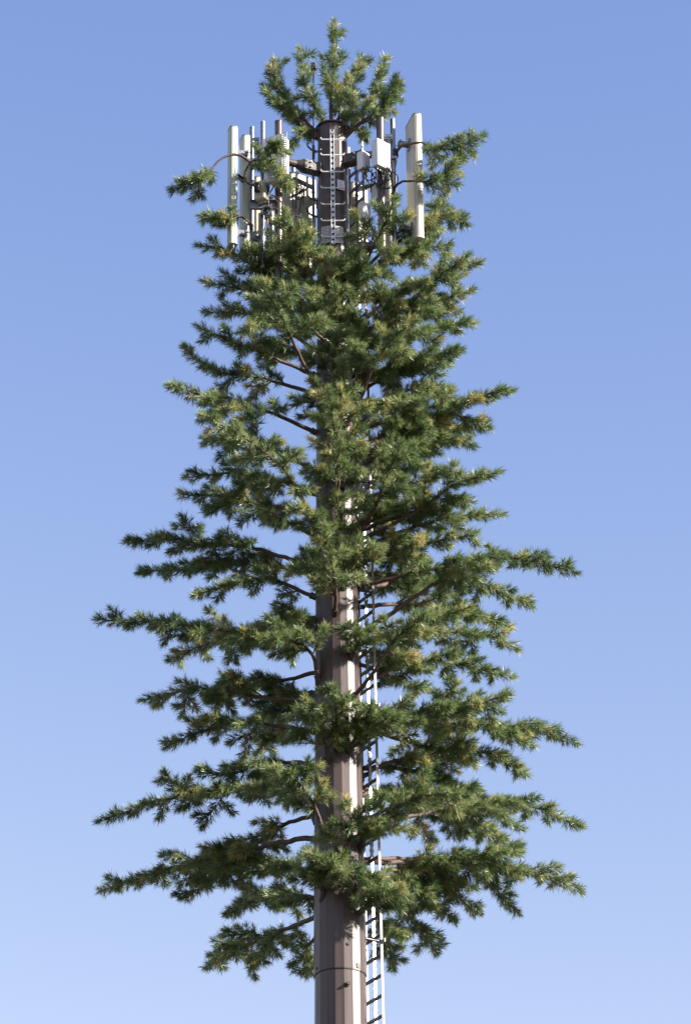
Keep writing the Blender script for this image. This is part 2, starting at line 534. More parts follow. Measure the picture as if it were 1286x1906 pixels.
NEEDLES = 33
NW = 0.0037
def make_foliage(sprigs, name, parent, needles=NEEDLES, length=0.126):
    """sprigs: (pos, direction, tint); every sprig is a short brush of bent needles"""
    if not sprigs:
        return None
    pos = np.array([s[0] for s in sprigs], float)
    dr = unit(np.array([s[1] for s in sprigs], float))
    ti = np.array([s[2] for s in sprigs], float)
    n = len(pos); K = needles
    pos = np.repeat(pos, K, 0); dr = np.repeat(dr, K, 0); ti = np.repeat(ti, K)
    m = n * K
    rv = unit(rng.normal(size=(m, 3)))
    side = unit(rv - dr * np.sum(rv * dr, 1, keepdims=True))
    ang = np.radians(rng.uniform(10, 70, m))[:, None]
    u = rng.uniform(0, 1, m)[:, None]
    start = pos + dr * (u * 0.09)
    ang = ang * (1.15 - 0.5 * u)
    nd = unit(dr * np.cos(ang) + side * np.sin(ang))
    ln = length * rng.uniform(0.65, 1.2, m)[:, None]
    bend = (dr * 0.25 + rng.normal(size=(m, 3)) * 0.12 + np.array([0, 0, -0.08]))
    mid = start + nd * ln * 0.5
    tip = mid + unit(nd + bend * 0.6) * ln * 0.5
    wv = unit(np.cross(nd, unit(rng.normal(size=(m, 3))))) * NW
    v = np.empty((m, 5, 3))
    v[:, 0] = start - wv * 0.7; v[:, 1] = start + wv * 0.7
    v[:, 2] = mid + wv; v[:, 3] = mid - wv
    v[:, 4] = tip
    org = np.array(ROOTLOC[parent.name])
    v -= org
    base = (np.arange(m) * 5)[:, None]
    loops = np.concatenate([base + np.array([[0, 1, 2, 3]]), base + np.array([[3, 2, 4]])], 1).ravel()
    starts = np.empty(m * 2, np.int32)
    starts[0::2] = np.arange(m) * 7
    starts[1::2] = np.arange(m) * 7 + 4
    me = bpy.data.meshes.new(name)
    me.vertices.add(m * 5)
    me.vertices.foreach_set('co', v.astype(np.float32).ravel())
    me.loops.add(m * 7)
    me.loops.foreach_set('vertex_index', loops.astype(np.int32))
    me.polygons.add(m * 2)
    me.polygons.foreach_set('loop_start', starts)
    me.update(calc_edges=True)
    at_ = me.attributes.new('tint', 'FLOAT', 'POINT')
    tt = np.clip(ti + rng.normal(0, 0.10, m), 0, 1)
    tv = np.repeat(tt[:, None], 5, 1)
    tv[:, 0:2] = np.clip(tv[:, 0:2] + 0.14, 0, 1)  # paler roots: highlight at the heart of each tuft put into the tint
    tv[:, 4] = np.clip(tv[:, 4] - 0.04, 0, 1)
    at_.data.foreach_set('value', tv.astype(np.float32).ravel())
    me.materials.append(M_NEEDLE)
    o = bpy.data.objects.new(name, me)
    C.objects.link(o)
    o.parent = parent
    o['kind'] = 'stuff'
    global TOTAL
    TOTAL += m
    return o
TOTAL = 0

def rand_tint():
    x = random.random()
    if x < 0.035: return random.uniform(0.84, 0.98)
    if x < 0.17: return random.uniform(0.64, 0.80)
    if x < 0.55: return random.uniform(0.40, 0.62)
    return random.uniform(0.08, 0.42)

UPV = Vector((0, 0, 1))
def sprigs_along(pts, out, s0=0.0, gap=0.055, spread=42, tip=True, tone=None):
    """needle sprigs on alternate sides all along a twig"""
    q, L = resample(pts, gap)
    n = len(q)
    roll = random.uniform(0, 6.28)
    node, nodep, ntone = 0, None, 0.3
    tone = rand_tint() if tone is None else tone
    for i in range(n):
        if i / max(1, n - 1) < s0: continue
        t = (q[min(i + 1, n - 1)] - q[max(i - 1, 0)]).normalized()
        a = t.cross(UPV)
        if a.length < 0.05: a = Vector((1, 0, 0))
        a.normalize(); b = t.cross(a)
        roll += 2.4 + random.uniform(-0.4, 0.4)
        sp = R(random.uniform(spread * 0.6, spread * 1.25))
        d = t * math.cos(sp) + (a * math.cos(roll) + b * math.sin(roll)) * math.sin(sp)
        if node <= 0:
            node = random.randint(2, 4)
            nodep = q[i]
            ntone = tone if random.random() < 0.45 else rand_tint()
        node -= 1
        out.append((tuple(nodep.lerp(q[i], 0.6)), tuple(d), ntone + random.uniform(-0.05, 0.05)))
    if tip:
        out.append((tuple(q[-1]), tuple((q[-1] - q[-2]).normalized()), tone + 0.1))
        out.append((tuple(q[-1]), tuple((q[-1] - q[-2]).normalized() + Vector((random.uniform(-.3, .3), random.uniform(-.3, .3), random.uniform(-.3, .3)))), tone))

def twig(p, d, L, droop, curl=0.0):
    """a short curved twig polyline"""
    pts = [p.copy()]
    d = d.normalized()
    n = max(3, int(L / 0.12) + 1)
    step = L / n
    w = Vector((random.uniform(-1, 1), random.uniform(-1, 1), random.uniform(-1, 1))) * curl
    for i in range(n):
        d = (d + Vector((0, 0, -droop)) * step + w * step + Vector((random.uniform(-1, 1), random.uniform(-1, 1), random.uniform(-1, 1))) * 0.07).normalized()
        pts.append(pts[-1] + d * step)
    return pts

def grow(stem_pts, parent, name='branch', bare=0.25, lat=0.75, r0=0.042, density=1.0, socket=True, lat_gap=0.2, first_twigs=True):
    """one frond: stem, side twigs and sub-twigs in one mesh, needles as its child"""
    P = catmull(stem_pts, 5)
    P, L = resample(P, 0.10)
    n = len(P)
    mb = MB()
    # slight natural wobble
    for i in range(2, n):
        P[i] = P[i] + Vector((random.gauss(0, 0.004), random.gauss(0, 0.008), random.gauss(0, 0.008)))
    rads = [r0 * (1 - 0.75 * (i / (n - 1)) ** 0.9) for i in range(n)]
    mb.tube(P, rads, 8)
    sp = []
    sprigs_along([P[i] for i in range(int((bare + 0.10) * (n - 1)), n)], sp, 0.0, 0.032)
    s = bare + 0.02
    sgn = random.choice((-1, 1))
    while s < 0.97:
        i = int(s * (n - 1))
        t = (P[min(i + 1, n - 1)] - P[max(i - 1, 0)]).normalized()
        side = t.cross(UPV)
        if side.length < 0.2: side = Vector((random.uniform(-1, 1), random.uniform(-1, 1), 0))
        side.normalize()
        u = (s - bare) / (1 - bare)
        prof = (0.45 + 0.55 * math.sin(math.pi * min(1, u * 1.1 + 0.12))) * (1 - 0.45 * u)
        l = max(0.14, lat * prof * random.uniform(0.6, 1.15))
        an = R(random.uniform(38, 62))
        lift = random.gauss(-0.02, 0.22)
        d = t * math.cos(an) + side * (sgn * math.sin(an)) + t.cross(side) * lift * -1
        tw = twig(P[i], d, l, random.uniform(0.15, 0.75), 0.15)
        rr = max(0.008, rads[i] * 0.45)
        mb.tube(tw, [rr * (1 - 0.6 * k / (len(tw) - 1)) for k in range(len(tw))], 5)
        b0 = 0.10 if l < 0.4 else 0.18
        sprigs_along(tw, sp, b0, 0.033 / density)
        if l > 0.3:
            q, LL = resample(tw, 0.14)
            sg2 = random.choice((-1, 1))
            for k in range(1, len(q) - 1):
                if random.random() < 0.35: continue
                t2 = (q[k + 1] - q[k - 1]).normalized()
                s2 = t2.cross(UPV)
                if s2.length < 0.1: continue
                s2.normalize()
                a2 = R(random.uniform(35, 60))
                d2 = t2 * math.cos(a2) + s2 * sg2 * math.sin(a2) + Vector((0, 0, random.gauss(0, 0.25)))
                l2 = random.uniform(0.10, 0.30) * (1 - 0.4 * k / len(q)) * min(1.3, l / 0.5)
                tw2 = twig(q[k], d2, l2, 0.5)
                mb.tube(tw2, 0.006, 4)
                sprigs_along(tw2, sp, 0.12, 0.034 / density)
                sg2 = -sg2
        s += lat_gap * random.uniform(0.75, 1.25) / L
        sgn = -sgn
    br = mb.build(name, M_BARK, parent, org=P[0])
    if socket:
        d = (P[1] - P[0]).normalized()
        MB().tube([P[0] - d * 0.08, P[0] + d * 0.07], r0 * 1.35, 10).tube([P[0] + d * 0.07, P[0] + d * 0.09], r0 * 1.5, 10).build('socket', M_DARK, br)
    make_foliage(sp, 'foliage', br)
    return br

def solve(pts, tilt, slack=0.0):
    """turn the run of a branch in the picture into a run in space: it leaves the shaft radially
    and its tip has risen by tilt degrees over its length"""
    tn = math.tan(R(tilt))
    phi = 0.0
    for _ in range(4):
        zb = at(*pts[0], 0).z
        r = pole_r(zb)
        pb = at(*pts[0], -r * math.cos(phi))
        zb = pb.z
        best = None
        d = ray(*pts[-1])
        prev = None
        for k in range(-340, 341):
            dy = k * 0.01
            t = (D + dy) / d.y
            x, z = d.x * t, CAM.z + d.z * t
            g = z - zb - tn * math.hypot(x, dy)
            if best is None or abs(g) < best[0]:
                best = (abs(g), x, dy, z)
        _, x, dy, z = best
        phi = math.atan2(x, -dy)
    L = math.hypot(x, dy)
    r = pole_r(zb)
    out = [polar(phi, r, at(*pts[0], -r * math.cos(phi)).z)]
    # fraction along, by picture distance
    ds = [0.0]
    for i in range(1, len(pts)):
        ds.append(ds[-1] + math.hypot(pts[i][0] - pts[i - 1][0], pts[i][1] - pts[i - 1][1]))
    for i in range(1, len(pts)):
        f = ds[i] / ds[-1]
        rr = r + (L - r) * f
        p = at(*pts[i], -rr * math.cos(phi))
        out.append(p)
    return out, phi, L

# traced fronds: tilt, bare share, side-twig length, run in the picture from the shaft to the tip
T = [
 # ---- left side, from the bottom up
 (8, .22, .75, [(586, 1700), (530, 1730), (470, 1755), (388, 1797)]),
 (14, .10, .60, [(592, 1674), (550, 1668), (480, 1672), (428, 1700)]),
 (0, .30, .45, [(588, 1722), (575, 1760), (572, 1812)]),
 (6, .25, .80, [(586, 1560), (530, 1566), (440, 1588), (340, 1610), (195, 1655)]),
 (10, .12, .70, [(592, 1625), (545, 1614), (480, 1600), (420, 1622), (345, 1672)]),
 (4, .28, .55, [(586, 1512), (530, 1535), (470, 1575), (400, 1605)]),
 (5, .15, .80, [(612, 1525), (565, 1487), (480, 1468), (380, 1478), (290, 1492), (193, 1527)]),
 (6, .18, .60, [(602, 1436), (568, 1422), (500, 1418), (430, 1440), (375, 1437)]),
 (5, .22, .75, [(590, 1362), (520, 1352), (450, 1345), (380, 1360), (318, 1385)]),
 (10, .30, .80, [(587, 1302), (500, 1300), (420, 1285), (350, 1285), (275, 1300)]),
 (6, .25, .50, [(587, 1250), (530, 1266), (470, 1275), (400, 1300)]),
 (12, .22, .75, [(616, 1268), (580, 1215), (540, 1190), (500, 1180), (440, 1190)]),
 (4, .20, .80, [(600, 1178), (545, 1146), (470, 1170), (400, 1172), (300, 1160), (190, 1155)]),
 (12, .28, .70, [(588, 1180), (520, 1178), (440, 1185), (370, 1205), (320, 1225)]),
 (6, .18, .75, [(597, 1112), (560, 1100), (510, 1080), (450, 1080), (375, 1105)]),
 (12, .25, .80, [(588, 1055), (540, 1040), (470, 1020), (380, 1010), (300, 1000), (246, 1012)]),
 (16, .20, .60, [(592, 1075), (520, 1055), (450, 1050), (360, 1060), (268, 1062)]),
 (18, .20, .70, [(590, 1000), (560, 985), (500, 955), (430, 925), (345, 920)]),
 (12, .15, .80, [(598, 980), (570, 940), (545, 900), (520, 865), (450, 810), (380, 775)]),
 (14, .30, .60, [(590, 960), (520, 945), (450, 935), (390, 950)]),
 (16, .28, .55, [(590, 920), (520, 895), (440, 880), (352, 887)]),
 (10, .20, .75, [(592, 880), (540, 850), (470, 820), (390, 815)]),
 (14, .28, .70, [(590, 806), (555, 790), (510, 770), (440, 745), (375, 735), (322, 720)]),
 (16, .42, .80, [(598, 742), (572, 690), (545, 635), (520, 580), (480, 525)]),
 (18, .25, .60, [(592, 735), (530, 715), (460, 700), (400, 690), (350, 655)]),
 (16, .30, .60, [(591, 700), (520, 670), (440, 640), (375, 612)]),
 (24, .20, .70, [(594, 655), (540, 620), (470, 585), (392, 580)]),
 (26, .20, .70, [(595, 610), (540, 565), (460, 540), (388, 527)]),
 (30, .22, .70, [(596, 590), (540, 540), (480, 500), (430, 470), (378, 457)]),
 (30, .25, .55, [(598, 560), (560, 520), (520, 480), (470, 462)]),
 (28, .25, .55, [(602, 640), (570, 600), (560, 560), (585, 545)]),
 (36, .30, .50, [(600, 560), (575, 510), (550, 460), (533, 400)]),
 # ---- fronds that come towards the camera
 (20, .22, .62, [(632, 1652), (630, 1636), (618, 1598)]),
 (20, .22, .62, [(629, 1396), (627, 1350), (620, 1282)]),
 (20, .22, .62, [(627, 1143), (624, 1090), (606, 985)]),
 (22, .22, .62, [(626, 895), (626, 830), (612, 730)]),
 (26, .25, .65, [(624, 660), (626, 600), (625, 540)]),
 (26, .25, .60, [(610, 720), (620, 680), (632, 620)]),
 (22, .25, .50, [(606, 1545), (585, 1500), (550, 1450), (505, 1432)]),
 (22, .18, .62, [(604, 1310), (570, 1290), (530, 1340), (480, 1400)]),
 (24, .18, .60, [(600, 1180), (580, 1165), (555, 1150), (520, 1135)]),
 (24, .25, .50, [(612, 905), (600, 890), (620, 880), (630, 905)]),
 (26, .25, .60, [(612, 600), (610, 560), (600, 510)]),
 (26, .25, .60, [(630, 590), (640, 540), (642, 495)]),
 (26, .25, .55, [(622, 545), (620, 510), (616, 472)]),
 (22, .25, .55, [(618, 800), (600, 760), (590, 720)]),
 (22, .25, .60, [(645, 1095), (655, 1050), (668, 1005)]),
 (22, .25, .60, [(640, 1010), (635, 960), (625, 925)]),
 (20, .22, .62, [(652, 1225), (668, 1190), (690, 1172)]),
 (20, .22, .62, [(652, 1400), (672, 1350), (690, 1320)]),
 (20, .22, .62, [(645, 1590), (655, 1540), (680, 1505)]),
 (20, .18, .66, [(652, 1690), (662, 1650), (690, 1632)]),
 (20, .18, .60, [(610, 1668), (600, 1640), (560, 1618)]),
 (20, .22, .60, [(612, 1090), (600, 1050), (570, 1030)]),
 (20, .22, .60, [(618, 1420), (600, 1370), (560, 1330)]),
 # ---- right side, from the bottom up
 (-2, .35, .45, [(690, 1640), (700, 1700), (722, 1750), (730, 1800)]),
 (0, .35, .60, [(678, 1600), (720, 1650), (760, 1705), (812, 1770)]),
 (4, .30, .60, [(678, 1620), (720, 1640), (780, 1660), (845, 1712)]),
 (10, .10, .55, [(668, 1668), (690, 1640), (720, 1660), (745, 1690)]),
 (8, .12, .55, [(682, 1700), (712, 1668), (742, 1655)]),
 (12, .12, .55, [(678, 1570), (712, 1530), (745, 1515)]),
 (12, .12, .55, [(672, 1385), (705, 1350), (735, 1330)]),
 (8, .15, .85, [(680, 1606), (740, 1605), (820, 1606), (920, 1612), (1000, 1625), (1078, 1655)]),
 (2, .28, .70, [(678, 1600), (760, 1608), (830, 1650), (885, 1698)]),
 (4, .40, .60, [(682, 1600), (800, 1600), (915, 1615), (925, 1660), (960, 1695)]),
 (12, .32, .75, [(645, 1582), (690, 1545), (740, 1500), (800, 1480), (860, 1480)]),
 (10, .25, .85, [(676, 1540), (760, 1520), (830, 1508), (910, 1495), (990, 1500), (1073, 1537)]),
 (6, .25, .65, [(676, 1480), (740, 1476), (810, 1500), (880, 1540), (960, 1580)]),
 (14, .18, .75, [(652, 1455), (700, 1430), (760, 1410), (830, 1405), (900, 1400), (973, 1438)]),
 (8, .25, .60, [(672, 1430), (740, 1430), (820, 1450), (900, 1490), (965, 1540)]),
 (14, .18, .80, [(640, 1388), (700, 1358), (780, 1330), (860, 1310), (925, 1318)]),
 (8, .30, .85, [(672, 1365), (760, 1350), (850, 1345), (940, 1352), (1000, 1358), (1066, 1380)]),
 (4, .30, .55, [(672, 1345), (740, 1375), (820, 1400), (880, 1420)]),
 (16, .20, .70, [(645, 1288), (700, 1258), (760, 1236), (840, 1235), (945, 1258)]),
 (20, .48, .75, [(652, 1300), (690, 1258), (720, 1210), (748, 1178), (790, 1150)]),
 (12, .20, .75, [(660, 1200), (740, 1185), (820, 1175), (900, 1180), (955, 1203)]),
 (6, .25, .45, [(672, 1230), (720, 1255), (760, 1275), (790, 1282)]),
 (14, .36, .85, [(660, 1180), (730, 1140), (800, 1092), (860, 1055), (920, 1035), (990, 1045), (1062, 1062)]),
 (14, .22, .75, [(668, 1100), (740, 1083), (820, 1080), (900, 1095), (985, 1125)]),
 (10, .25, .60, [(668, 1130), (760, 1125), (850, 1140), (945, 1165)]),
 (8, .30, .45, [(666, 1020), (720, 1030), (760, 1050), (790, 1085)]),
 (16, .25, .70, [(664, 1030), (720, 1000), (760, 985), (830, 965), (925, 957)]),
 (20, .45, .72, [(662, 1005), (690, 960), (712, 905), (730, 860), (745, 830)]),
 (14, .38, .80, [(662, 1010), (740, 970), (800, 935), (855, 898), (918, 882)]),
 (4, .30, .40, [(664, 960), (710, 985), (750, 1003), (790, 998)]),
 (20, .20, .60, [(658, 900), (700, 870), (760, 840), (830, 820), (872, 828)]),
 (20, .25, .80, [(656, 850), (720, 825), (790, 785), (850, 755), (900, 735), (945, 728)]),
 (16, .25, .60, [(658, 850), (740, 830), (820, 800), (904, 795)]),
 (20, .48, .70, [(648, 795), (672, 740), (695, 680), (730, 630), (770, 600)]),
 (10, .30, .50, [(656, 745), (720, 746), (770, 725), (830, 722)]),
 (18, .25, .65, [(654, 740), (720, 700), (780, 670), (850, 652)]),
 (22, .25, .65, [(652, 700), (720, 655), (790, 620), (872, 600)]),
 (22, .45, .75, [(650, 680), (700, 630), (760, 570), (810, 520), (862, 480)]),
 (22, .25, .60, [(650, 640), (720, 600), (790, 570), (872, 545)]),
 (24, .25, .60, [(648, 620), (720, 560), (800, 520), (885, 490)]),
 (22, .48, .75, [(650, 552), (675, 495), (705, 440), (735, 375)]),
 (28, .25, .60, [(648, 545), (700, 500), (760, 470), (830, 455)]),
 (30, .35, .60, [(648, 530), (700, 480), (770, 430), (830, 400), (862, 410)]),
 (30, .30, .50, [(640, 590), (660, 540), (665, 500), (655, 470)]),
 (20, .25, .50, [(645, 830), (690, 820), (740, 805), (770, 800)]),
 (26, .25, .50, [(640, 700), (670, 640), (700, 600), (715, 580)]),
]
for tilt, bare, lat, pts in T:
    P, phi, L = solve(pts, tilt)
    grow(P, tower, bare=bare, lat=lat, r0=0.030 + 0.003 * L, lat_gap=0.245 if L > 1.7 else 0.125)

# further fronds of the same whorls, behind and between the traced ones
def env(z):
    """half width of the crown at that height, in metres"""
    t = (z - 20.5) / (31.8 - 20.5)
    return 2.9 - 1.15 * t
zf = 22.0
k = 0
while zf < 31.0:
    dense = zf > 26.0
    for j in range(3 if dense else 1):
        phi = R(180 + (k * 67) % 200 - 100) if j % 2 == 0 or not dense else R(random.uniform(-75, 75))
        front = abs((math.degrees(phi) + 180) % 360 - 180) < 80
        if front and zf > 29.5: continue
        L = env(zf) * random.uniform(0.62, 0.9) * (0.8 if front else 1)
        tilt = R(random.uniform(10, 20) + max(0, (zf - 25) * 2.0))
        r = pole_r(zf)
        z = zf + random.uniform(-0.2, 0.2)
        p0 = polar(phi, r, z)
        P = [p0]
        for q in (0.3, 0.6, 1.0):
            P.append(polar(phi + random.uniform(-.05, .05), r + L * q * math.cos(tilt), z + L * q * math.sin(tilt) - 0.10 * L * q * q))
        grow(P, tower, bare=0.26, lat=0.62, lat_gap=0.26)
        k += 1
    zf += 0.42

# crown of fronds standing on the top of the mast
CROWN = [
 (0.0, .2, .48, [(616, 240), (616, 180), (622, 110), (622, 48)]),
 (-0.05, .12, .36, [(606, 242), (586, 200), (566, 160), (558, 100)]),
 (0.10, .25, .36, [(596, 254), (560, 218), (525, 180), (511, 122)]),
 (0.05, .35, .34, [(600, 258), (545, 215), (510, 190), (493, 165)]),
 (0.15, .45, .30, [(600, 262), (575, 252), (560, 232), (540, 210)]),
 (0.25, .12, .36, [(625, 238), (640, 185), (655, 150), (672, 112)]),
 (0.10, .30, .38, [(640, 258), (665, 220), (695, 180), (715, 115)]),
 (-0.10, .35, .34, [(642, 256), (675, 225), (715, 200), (742, 160)]),
 (-0.05, .12, .32, [(630, 240), (648, 215), (660, 190), (650, 150)]),
 (0.0, .20, .26, [(598, 256), (582, 248), (562, 250), (546, 266)]),
 (0.0, .20, .24, [(640, 250), (655, 236), (668, 240), (676, 252)]),
 (-0.15, .35, .30, [(638, 250), (690, 218), (718, 190), (735, 150)]),
]
for dd, bare, lat, pts in CROWN:
    P = []
    for i, (x, y) in enumerate(pts):
        f = i / (len(pts) - 1)
        P.append(at(x, y, dd * f * 3 - 0.05))
    grow(P, tower, bare=bare, lat=lat * 0.75, r0=0.034, lat_gap=0.16, socket=False)

# ------------------------------------------------------------------ antenna frames at the mast head
def brown_post(px, y0, y1, dy, label):
    a = at(px, y1, dy); b = Vector((a.x, a.y, at(px, y0, dy).z))
    o = root('mounting_post', a, label, 'post', 'brown posts at the ends of the antenna arms')
    MB().tube([a, b], 0.062, 20).build('post_tube', M_PIPEB, o)
    MB().tube([b, b + Vector((0, 0, 0.012))], 0.064, 20).build('post_cap', M_DARK, o)
    return a, b
lp = brown_post(519, 228, 520, -0.40, 'dark brown post at the end of the left arm, behind the white perforated unit')
rp = brown_post(711.5, 222, 470, -0.35, 'dark brown vertical post at the end of the right arm, above the white radio box')
bp_ = (Vector((0.15, D + 1.0, lp[0].z)),)
def arm(name, tgt, z):
    d = Vector((tgt.x, tgt.y - D, 0)); Lh = d.length; d.normalize()
    ph = math.atan2(d.x, -d.y)
    a = polar(ph, pole_r(z) - 0.02, z)
    e = Vector((tgt.x, tgt.y, z))
    o = MB().tube([a + d * 0.24, e], 0.058, 16).build(name, M_PIPEB, tower)
    side = Vector((-d.y, d.x, 0))
    br = MB()
    # pair of tapered gusset plates and a flange with bolts
    for s_ in (-1, 1):
        br.box(a + d * 0.15 + UPV * (0.075 * s_), (0.28, 0.17, 0.012), (d, side, UPV))
        br.box(a + d * 0.15 + side * (0.08 * s_), (0.28, 0.012, 0.14), (d, side, UPV))
    br.tube([a + d * 0.27, a + d * 0.31], 0.11, 16)
    br.tube([a + d * 0.31, a + d * 0.42], [0.10, 0.062], 12)
    br.build('arm_bracket', M_DARK, tower)
    for s_ in (-1, 1):
        for u_ in (-1, 1):
            q = a + d * 0.20 + side * (0.088 * s_) + UPV * (0.045 * u_)
            MB().tube([q, q + side * 0.03 * s_], 0.014, 6).build('bolt', M_ZINC, tower)
za = at(600, 316, -0.1).z
arm('antenna_arm', lp[0], za)
arm('antenna_arm', rp[0], at(650, 300, -0.1).z)
arm('antenna_arm', Vector((-0.25, D + 0.95, 0)), za)
zlow = at(600, 470, -0.1).z
arm('antenna_arm', lp[0], zlow)
arm('antenna_arm', rp[0], zlow)

def galv_post(px, y0, y1, dy, r, label):
    a = at(px, y1, dy); b = Vector((a.x, a.y, at(px, y0, dy).z))
    o = root('galvanised_pipe', a, label, 'pipe', 'shiny mounting pipes behind the antennas')
    MB().tube([a, b], r, 16).build('pipe_tube', M_GALV, o)
    MB().tube([b, b + Vector((0, 0, 0.008))], r * 1.05, 16).build('pipe_cap', M_ZINC, o)
    for yy in (0.25, 0.7):
        c = a.lerp(b, yy)
        MB().tube([c, c + Vector((0, 0, 0.03))], r * 1.25, 12).build('band', M_ZINC, o)
galv_post(468.5, 238, 500, -0.12, 0.037, 'shiny pipe just right of the second pale panel on the left')
galv_post(489, 228, 500, -0.38, 0.037, 'tallest shiny pipe on the left, beside the perforated radio unit')
galv_post(547, 306, 500, 0.75, 0.036, 'shiny pipe rising between the brown left post and the rear white panels')
galv_post(506, 385, 500, -0.1, 0.036, 'shiny pipe standing below the left radio unit')
galv_post(735, 223, 470, -0.20, 0.038, 'shiny pipe between the white radio box and the large cream panel')
galv_post(584, 300, 500, 0.35, 0.025, 'thin pale pipe close behind the left edge of the mast')

def panel(name, corner_px, dy, yaw, w, d, y_top, y_bot, m, label, cap=M_CAP, bevel=0.045, group=None, bracket=True, bside=1):
    """a tall antenna box. corner_px: picture x of its middle; yaw: bearing of its broad front (deg, from camera side to the right)"""
    c = at(corner_px, (y_top + y_bot) / 2, dy)
    zt_, zb_ = at(corner_px, y_top, dy).z, at(corner_px, y_bot, dy).z
    N = Vector((math.sin(R(yaw)), -math.cos(R(yaw)), 0)); X = Vector((math.cos(R(yaw)), math.sin(R(yaw)), 0))
    o = root('panel_antenna', Vector((c.x, c.y, zb_)), label, 'antenna', group or 'tall panel antennas at the mast head')
    h = zt_ - zb_
    mid = Vector((c.x, c.y, (zt_ + zb_) / 2))
    mb = MB().box(mid, (w, d, h - 0.03), (X, N, UPV), bevel=bevel)
    body = mb.build('radome', m, o)
    # shallow moulded ribs down the sides
    for s_ in (-1, 1):
        MB().box(mid + X * s_ * (w / 2 - 0.001) - N * d * 0.12, (0.008, 0.012, h - 0.06), (X, N, UPV)).build('side_rib', m, body)
    MB().box(Vector((c.x, c.y, zt_ - 0.009)), (w + 0.006, d + 0.006, 0.014), (X, N, UPV), bevel=bevel).build('top_cap', cap, o)
    MB().box(Vector((c.x, c.y, zb_ + 0.007)), (w + 0.006, d + 0.006, 0.016), (X, N, UPV), bevel=bevel).build('bottom_cap', m, o)
    for q in (-0.25, 0.1, 0.3):
        p = Vector((c.x, c.y, zb_)) + X * w * q
        MB().tube([p, p - UPV * 0.07], 0.016, 8).build('connector', M_CAP, o)
    if bracket:
        for f in (0.12, 0.80):
            p = Vector((c.x, c.y, zb_ + h * f)) - N * (d / 2)
            bb = MB()
            bb.box(p - N * 0.012, (0.10, 0.02, 0.20), (X, N, UPV))
            for s_ in (-1, 1):
                bb.box(p - N * 0.09 + X * 0.035 * s_, (0.01, 0.15, 0.07), (X, N, UPV))
            bb.box(p - N * 0.16, (0.12, 0.03, 0.09), (X, N, UPV))
            bb.tube([p - N * 0.2 - X * 0.07, p - N * 0.1 - X * 0.07], 0.008, 6)
            bb.tube([p - N * 0.2 + X * 0.07, p - N * 0.1 + X * 0.07], 0.008, 6)
            bb.build('bracket', M_GALV, o)
    return o
panel('a', 433, -0.55, -72, 0.20, 0.13, 240, 458, M_GREEN, 'narrow pale green panel antenna, outermost on the left')
panel('b', 456, -0.28, -72, 0.22, 0.13, 257, 466, M_GREEN, 'pale green panel antenna, second from the left with leaf shadows on it')
panel('c', 478, 0.05, -72, 0.22, 0.12, 335, 500, M_CREAM, 'cream panel antenna partly covered by the left radio unit')
panel('d', 534, 0.55, 38, 0.30, 0.12, 322, 500, M_CREAM, 'cream panel antenna right behind the brown left post', bevel=.03)
panel('e', 568, 0.70, 32, 0.36, 0.12, 332, 500, M_CREAM, 'broad cream panel antenna at the back, left of the mast', bevel=.03)
panel('f', 771.5, -0.20, 106, 0.50, 0.145, 226, 456, M_CREAM, 'largest cream panel antenna with rounded corners, far right of the mast head', bevel=0.06)
panel('g', 728, 0.35, 60, 0.22, 0.12, 318, 470, M_CREAM, 'slim cream panel antenna half hidden behind the right shiny pipe')
panel('h', 668, 0.75, 30, 0.30, 0.12, 345, 480, M_CREAM, 'cream panel antenna glimpsed through the ladder rungs behind the mast')

# frame angle irons of the left sector
def beam(p, q, w, h, m, label, name='frame_beam'):
    p, q = Vector(p), Vector(q)
    d = (q - p).normalized(); s_ = d.cross(UPV).normalized(); u_ = s_.cross(d)
    o = root(name, p, label, 'beam', 'galvanised beams holding the antennas')
    c = (p + q) / 2; L = (q - p).length
    MB().box(c, (L, 0.010, h), (d, s_, u_)).build('web', m, o)
    for k in (-1, 1):
        MB().box(c + u_ * (h / 2) * k + s_ * w / 2, (L, w, 0.010), (d, s_, u_)).build('flange', m, o)
    return o
beam(at(466, 383, -0.45), at(514, 383, -0.42), 0.06, 0.15, M_GALV, 'short galvanised channel under the left radio unit, in front of the pipes')
beam(at(435, 325, -0.6), at(466, 348, -0.15), 0.05, 0.06, M_GALV, 'sloping galvanised bar reaching the outermost left panel')
beam(at(546, 331, 0.7), at(582, 349, 0.2), 0.07, 0.06, M_GALV, 'galvanised bar running from the rear pipe to the mast')
beam(at(553, 415, 0.9), at(578, 424, 0.5), 0.06, 0.07, M_GALV, 'lower galvanised bar fixed on the rear cream panel')
beam(at(700, 344, -0.1), at(660, 352, 0.4), 0.06, 0.06, M_GALV, 'galvanised bar behind the coiled cables on the right')
beam(at(528, 396, -0.35), at(560, 402, 0.55), 0.03, 0.03, M_GALV, 'thin bar from the brown left post to the rear pipe')

